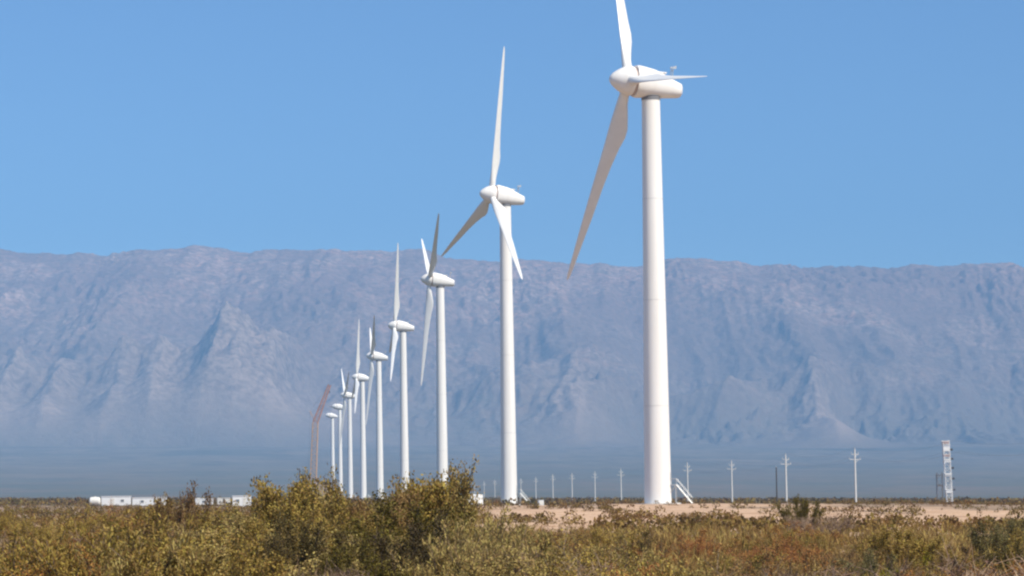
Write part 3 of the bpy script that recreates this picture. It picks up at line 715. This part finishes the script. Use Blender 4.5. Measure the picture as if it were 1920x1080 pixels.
BIG = [ # the bushes one can tell apart, and dark-coloured ones imitating shaded hollows
 ('tuft', 528, 877, 48, .8, OL, 'upright green topped shrub, the tallest of the thicket, left of the crane'),
 ('jarilla', 560, 905, 46, 1.0, OL, 'broad olive shrub with dark hollows just right of the tallest tuft'),
 ('jarilla', 612, 905, 47, .9, YG, 'olive yellow shrub below the crane and the farthest turbines'),
 ('tuft', 600, 897, 49, .8, OL, 'narrow upright tuft straight below the crane'),
 ('jarilla', 496, 950, 43, .9, OL, 'olive shrub in front of the tan hut'),
 ('jarilla', 345, 900, 46, .62, (.24, .15, .07), 'purplish brown spiky shrub rising at the right end of the white cabins'),
 ('jarilla', 312, 914, 48, .6, (.30, .20, .06), 'brown spiky shrub rising against the corner of the middle white cabin'),
 ('jarilla', 660, 940, 45, 1.0, OL, 'olive shrub below the feet of the sixth and seventh turbines'),
 ('jarilla', 730, 905, 46, .9, BR, 'reddish brown upright shrub in front of the fourth turbine foot'),
 ('jarilla', 775, 925, 43, 1.25, DG, 'wide dark green shrub with the blackest hollow of the thicket'),
 ('tuft', 805, 884, 47, .9, OL, 'green topped upright shrub just left of the third turbine tower'),
 ('tuft', 848, 898, 47, .8, YG, 'bright green tipped shrub just right of the third turbine tower'),
 ('jarilla', 832, 952, 44, .8, OL, 'olive shrub below the white van'),
 ('jarilla', 790, 960, 36, 1.0, (.115, .085, .035), 'brown shrub coloured dark for shade in the blackest hollow below the third turbine'),  # hollow shade painted into the leaf colour, from here to the hut shrub
 ('jarilla', 735, 980, 35, .9, (.10, .075, .03), 'shrub coloured dark for shade left of the blackest hollow below the fourth turbine'),
 ('jarilla', 565, 960, 37, .9, (.15, .115, .04), 'brown shrub coloured dark for shade in the hollow below the tallest tuft'),
 ('jarilla', 500, 985, 35, .8, (.16, .12, .045), 'shrub coloured dark for shade in the hollow below the tan hut'),
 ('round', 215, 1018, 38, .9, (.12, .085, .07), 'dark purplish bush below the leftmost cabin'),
 ('round', 1190, 988, 54, 1.1, (.12, .09, .03), 'shade-coloured olive bush at the front edge of the bare soil left of the biggest turbine'),  # dark leaf colours imitate shaded hollows, down to the bottom right corner shrub
 ('round', 1050, 998, 46, 1.0, (.13, .08, .05), 'shade-coloured reddish brown bush below the white cube box'),
 ('round', 1790, 1012, 42, 1.1, (.13, .085, .04), 'shade-coloured brown bush below the lattice mast, right of the lime bush'),
 ('jarilla', 1900, 1015, 38, 1.0, (.15, .12, .04), 'shade-coloured olive shrub in the bottom right corner'),
 ('round', 1420, 1030, 40, .9, (.13, .08, .06), 'dark maroon bush at the bottom below the dark post'),
 ('jarilla', 395, 944, 45, 1.1, OL, 'olive shrub between the spiky brown shrubs and the square white cabin'),
 ('jarilla', 438, 950, 43, 1.1, YG, 'golden olive shrub just below the square white cabin'),
 ('jarilla', 275, 946, 47, 1.1, OL, 'olive shrub hiding the foot of the long white cabin'),
 ('round', 235, 966, 46, 1.2, RU, 'rust coloured shrub at left in front of the leftmost cabin'),
 ('wispy', 905, 962, 40, 1.1, YG, 'wispy yellow green shrub right of the dark hollow'),
 ('wispy', 950, 985, 36, 1.1, YG, 'feathery pale green shrub in the bottom middle of the picture'),
 ('wispy', 860, 1010, 33, 1.2, YG, 'low wispy yellow shrub below the darkest hollow'),
 ('jarilla', 1500, 925, 88, .8, DG, 'grey green upright shrub standing against the bare soil below the dark post'),
 ('dead', 1540, 958, 84, 1.3, PU, 'grey leafless shrub on the bare soil right of the dark post'),
 ('round', 1300, 985, 60, 1.2, OR, 'yellow orange bush below the biggest turbine stairs'),
 ('round', 1500, 1000, 52, 1.0, OR, 'orange red bush below the grey leafless shrub'),
 ('jarilla', 1690, 975, 50, 1.2, OL, 'broad green olive shrub below the lattice mast'),
 ('round', 1712, 1032, 40, 1.1, LM, 'bright lime green bush at the bottom right'),
 ('jarilla', 1885, 962, 55, 1.1, GG, 'green shrub at the right edge of the picture'),
 ('round', 225, 942, 80, .8, OR, 'orange bush in front of the leftmost white cabin'),
 ('dead', 690, 1050, 31, .8, PU, 'pale leafless twiggy shrub at the bottom below the dark hollow'),
 ('dead', 560, 1046, 31, .8, GG, 'grey leafless twiggy shrub at the bottom below the tallest tuft')]
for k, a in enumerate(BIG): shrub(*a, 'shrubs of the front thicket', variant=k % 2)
EX = [-60, 0, 60, 110, 200, 300, 420, 500, 560, 600, 650, 700, 730, 800, 870, 905, 1000, 1150, 1250, 1350, 1450, 1500, 1560, 1650, 1720, 1800, 1880, 1980]
EY = [948, 946, 966, 968, 950, 948, 950, 952, 930, 922, 944, 942, 930, 938, 968, 978, 974, 968, 1000, 1006, 984, 965, 996, 998, 1010, 1012, 980, 975]
GRP = {'jarilla': ('leafy shrub', 'leafy shrubs filling the thicket'), 'round': ('low bush', 'rounded bushes in the foreground scrub'),
       'wispy': ('feathery shrub', 'feathery shrubs in the foreground scrub'), 'dead': ('leafless shrub', 'leafless shrubs in the foreground scrub')}
MARK = [(60, 'at the left picture edge'), (165, 'left of the cream tank'), (215, 'below the cream tank'), (262, 'below the leftmost cabin'), (310, 'below the long white cabin'), (370, 'below the two spiky tufts'), (430, 'below the half hidden cabin'),
        (475, 'below the square white cabin'), (515, 'below the tan hut'), (560, 'below the tallest tuft'), (605, 'below the crane'), (648, 'below the farthest turbines'), (695, 'below the sixth turbine'), (735, 'below the fifth turbine'),
        (790, 'below the fourth turbine'), (850, 'below the third turbine'), (905, 'below the white van'), (985, 'below the second turbine'), (1060, 'below the white cube box'), (1130, 'far left of the biggest turbine'), (1205, 'just left of the biggest turbine'),
        (1265, 'below the biggest turbine tower'), (1335, 'below the biggest turbine stairs'), (1420, 'below the pole beside the stairs'), (1500, 'below the dark post'), (1565, 'right of the dark post'), (1640, 'below the tallest pole'),
        (1700, 'right of the tallest pole'), (1750, 'just left of the lattice mast'), (1815, 'below the lattice mast'), (1870, 'right of the lattice mast'), (9999, 'at the right picture edge')]
CN = {OL: 'olive', YG: 'straw yellow', RU: 'rust coloured', BR: 'brown', PU: 'greyish', GG: 'grey green', LM: 'lime', OR: 'orange', DG: 'dark green'}
def where(px_, yt):
    a = next(n for lim, n in MARK if px_ < lim); e = float(np.interp(px_, EX, EY)); f = (yt - e) / (1080 - e)
    return a + ', ' + ('on the skyline' if f < .08 else 'just under the skyline' if f < .17 else 'in mid scrub' if f < .32 else 'close to the bottom edge')
cnt = 0
for it in range(9000):
    if cnt >= 255: break
    d = 29 + 120 * random.random() ** 1.35; px_ = random.uniform(-60, 1980)
    e = float(np.interp(px_, EX, EY)); yt = e + random.uniform(2, 26) + max(0, (58 - d)) * random.uniform(.6, 2.0)
    hh = EYE - .9 - (yt - 930) * d / FPX
    if hh < .5 or hh > 2.3: continue
    left = px_ < 880
    if d < 42 and yt < 1020 and min(abs(px_ - c) for c in (790, 740, 565, 500)) < 55: continue
    def pick(opts, wts):
        r_ = float(fbm(px_ / 120 + 11, d / 16 + 5, 2, 55)); r_ = min(.999, max(0, (r_ - .28) / .44 + random.uniform(-.16, .16))) * sum(wts)
        for o_, w_ in zip(opts, wts):
            r_ -= w_
            if r_ < 0: return [o_]
        return [opts[-1]]
    if px_ < 260: kind, col = pick([('dead', PU), ('round', BR), ('round', RU), ('round', OL), ('wispy', OL)], [.7, 3, 3, 2.5, 1])[0]
    elif left: kind, col = pick([('jarilla', OL), ('jarilla', YG), ('wispy', YG), ('jarilla', DG), ('round', BR), ('dead', PU), ('jarilla', BR)], [4, 3, 2, 2, 1, .7, 1])[0]
    elif px_ < 1000: kind, col = pick([('wispy', YG), ('jarilla', YG)], [3, 1])[0]
    elif px_ < 1560: kind, col = pick([('round', BR), ('round', RU), ('round', DG), ('round', OL), ('wispy', YG), ('dead', PU), ('round', OR)], [3, 2.0, 1.5, 3, 1.5, .9, .6])[0]
    else: kind, col = pick([('jarilla', OL), ('round', OL), ('round', BR), ('jarilla', GG), ('dead', PU), ('round', RU), ('round', YG)], [3, 2, 3, 1, .6, 1.5, 1])[0]
    lab = CN[col] + ' ' + ('tall ' if hh > 1.45 else 'short ' if hh < .9 else '') + GRP[kind][0] + ' ' + where(px_, yt)
    if lab in used: continue
    used.add(lab); v_ = random.uniform(.85, 1.15); col = tuple(max(.01, c * v_) for c in col)
    shrub(kind, px_, yt, d, random.uniform(1.0, 1.5), col, lab, GRP[kind][1]); cnt += 1
for lst in PROTO.values():
    for o in lst:
        for c in list(o.children): bpy.data.objects.remove(c)
        bpy.data.objects.remove(o)

# ------------------------------------------------------------------ uncountable far scrub and dry grass
def tufts(n, dmin, dmax, pw, hmin, hmax, nl, size, asp, upb, seed, mask, wfac=.9):
    rs = np.random.default_rng(seed)
    d = dmin * (dmax / dmin) ** (rs.uniform(0, 1, n) ** pw); px_ = rs.uniform(-150, 2070, n); x = (px_ - 960) / FPX * d
    keep = rs.uniform(0, 1, n) < mask(x, d); x, d = x[keep], d[keep]; n = len(x)
    z = G(x, d); h = rs.uniform(hmin, hmax, n) * (.7 + .6 * fbm(x / 30, d / 60, 2, 77))
    a = rs.normal(size=(n, nl, 3)); a /= np.linalg.norm(a, axis=2)[..., None]; a *= rs.uniform(.3, 1, (n, nl, 1)) ** .5; a[..., 2] = np.abs(a[..., 2])
    C = np.stack([x, d, z], -1)[:, None, :] + a * np.stack([h * wfac, h * wfac, h], -1)[:, None, :]
    sz = np.repeat(size * h, nl)
    V = leaves(C.reshape(-1, 3), 1.0, asp, upb, rs); c = C.reshape(-1, 3)[:, None, :]
    return c + (V - c) * sz[:, None, None]
nsand = lambda x, y: np.clip(1.0 - sandmask(x, y) * 1.05, .02 + .6 * sstep(.53, .64, fbm(x / 11, y / 40, 3, 91)), 1)
V1 = tufts(5600, 140, 700, 1, .3, .85, 46, .30, .34, .5, 5, nsand)
V2 = tufts(5200, 700, 2600, 1, .7, 1.7, 20, .5, .4, .4, 6, lambda x, y: np.full(len(x), .9))
so_ = bpy.data.objects.new('desert_scrub', quads_to_mesh('desert_scrub', np.concatenate([V1, V2]), 'scrub')); sc.collection.objects.link(so_)
tag(so_, 'brown and olive scrub covering the plain behind the foreground', 'scrub', kind='stuff')
V3 = tufts(3600, 28, 105, 1, .25, .6, 60, .5, .05, 2.0, 8, lambda x, y: np.full(len(x), 1.0))
gr = bpy.data.objects.new('dry_grass', quads_to_mesh('dry_grass', V3, 'grassm')); sc.collection.objects.link(gr)
tag(gr, 'dry straw grass and twigs between the foreground shrubs', 'grass', kind='stuff')
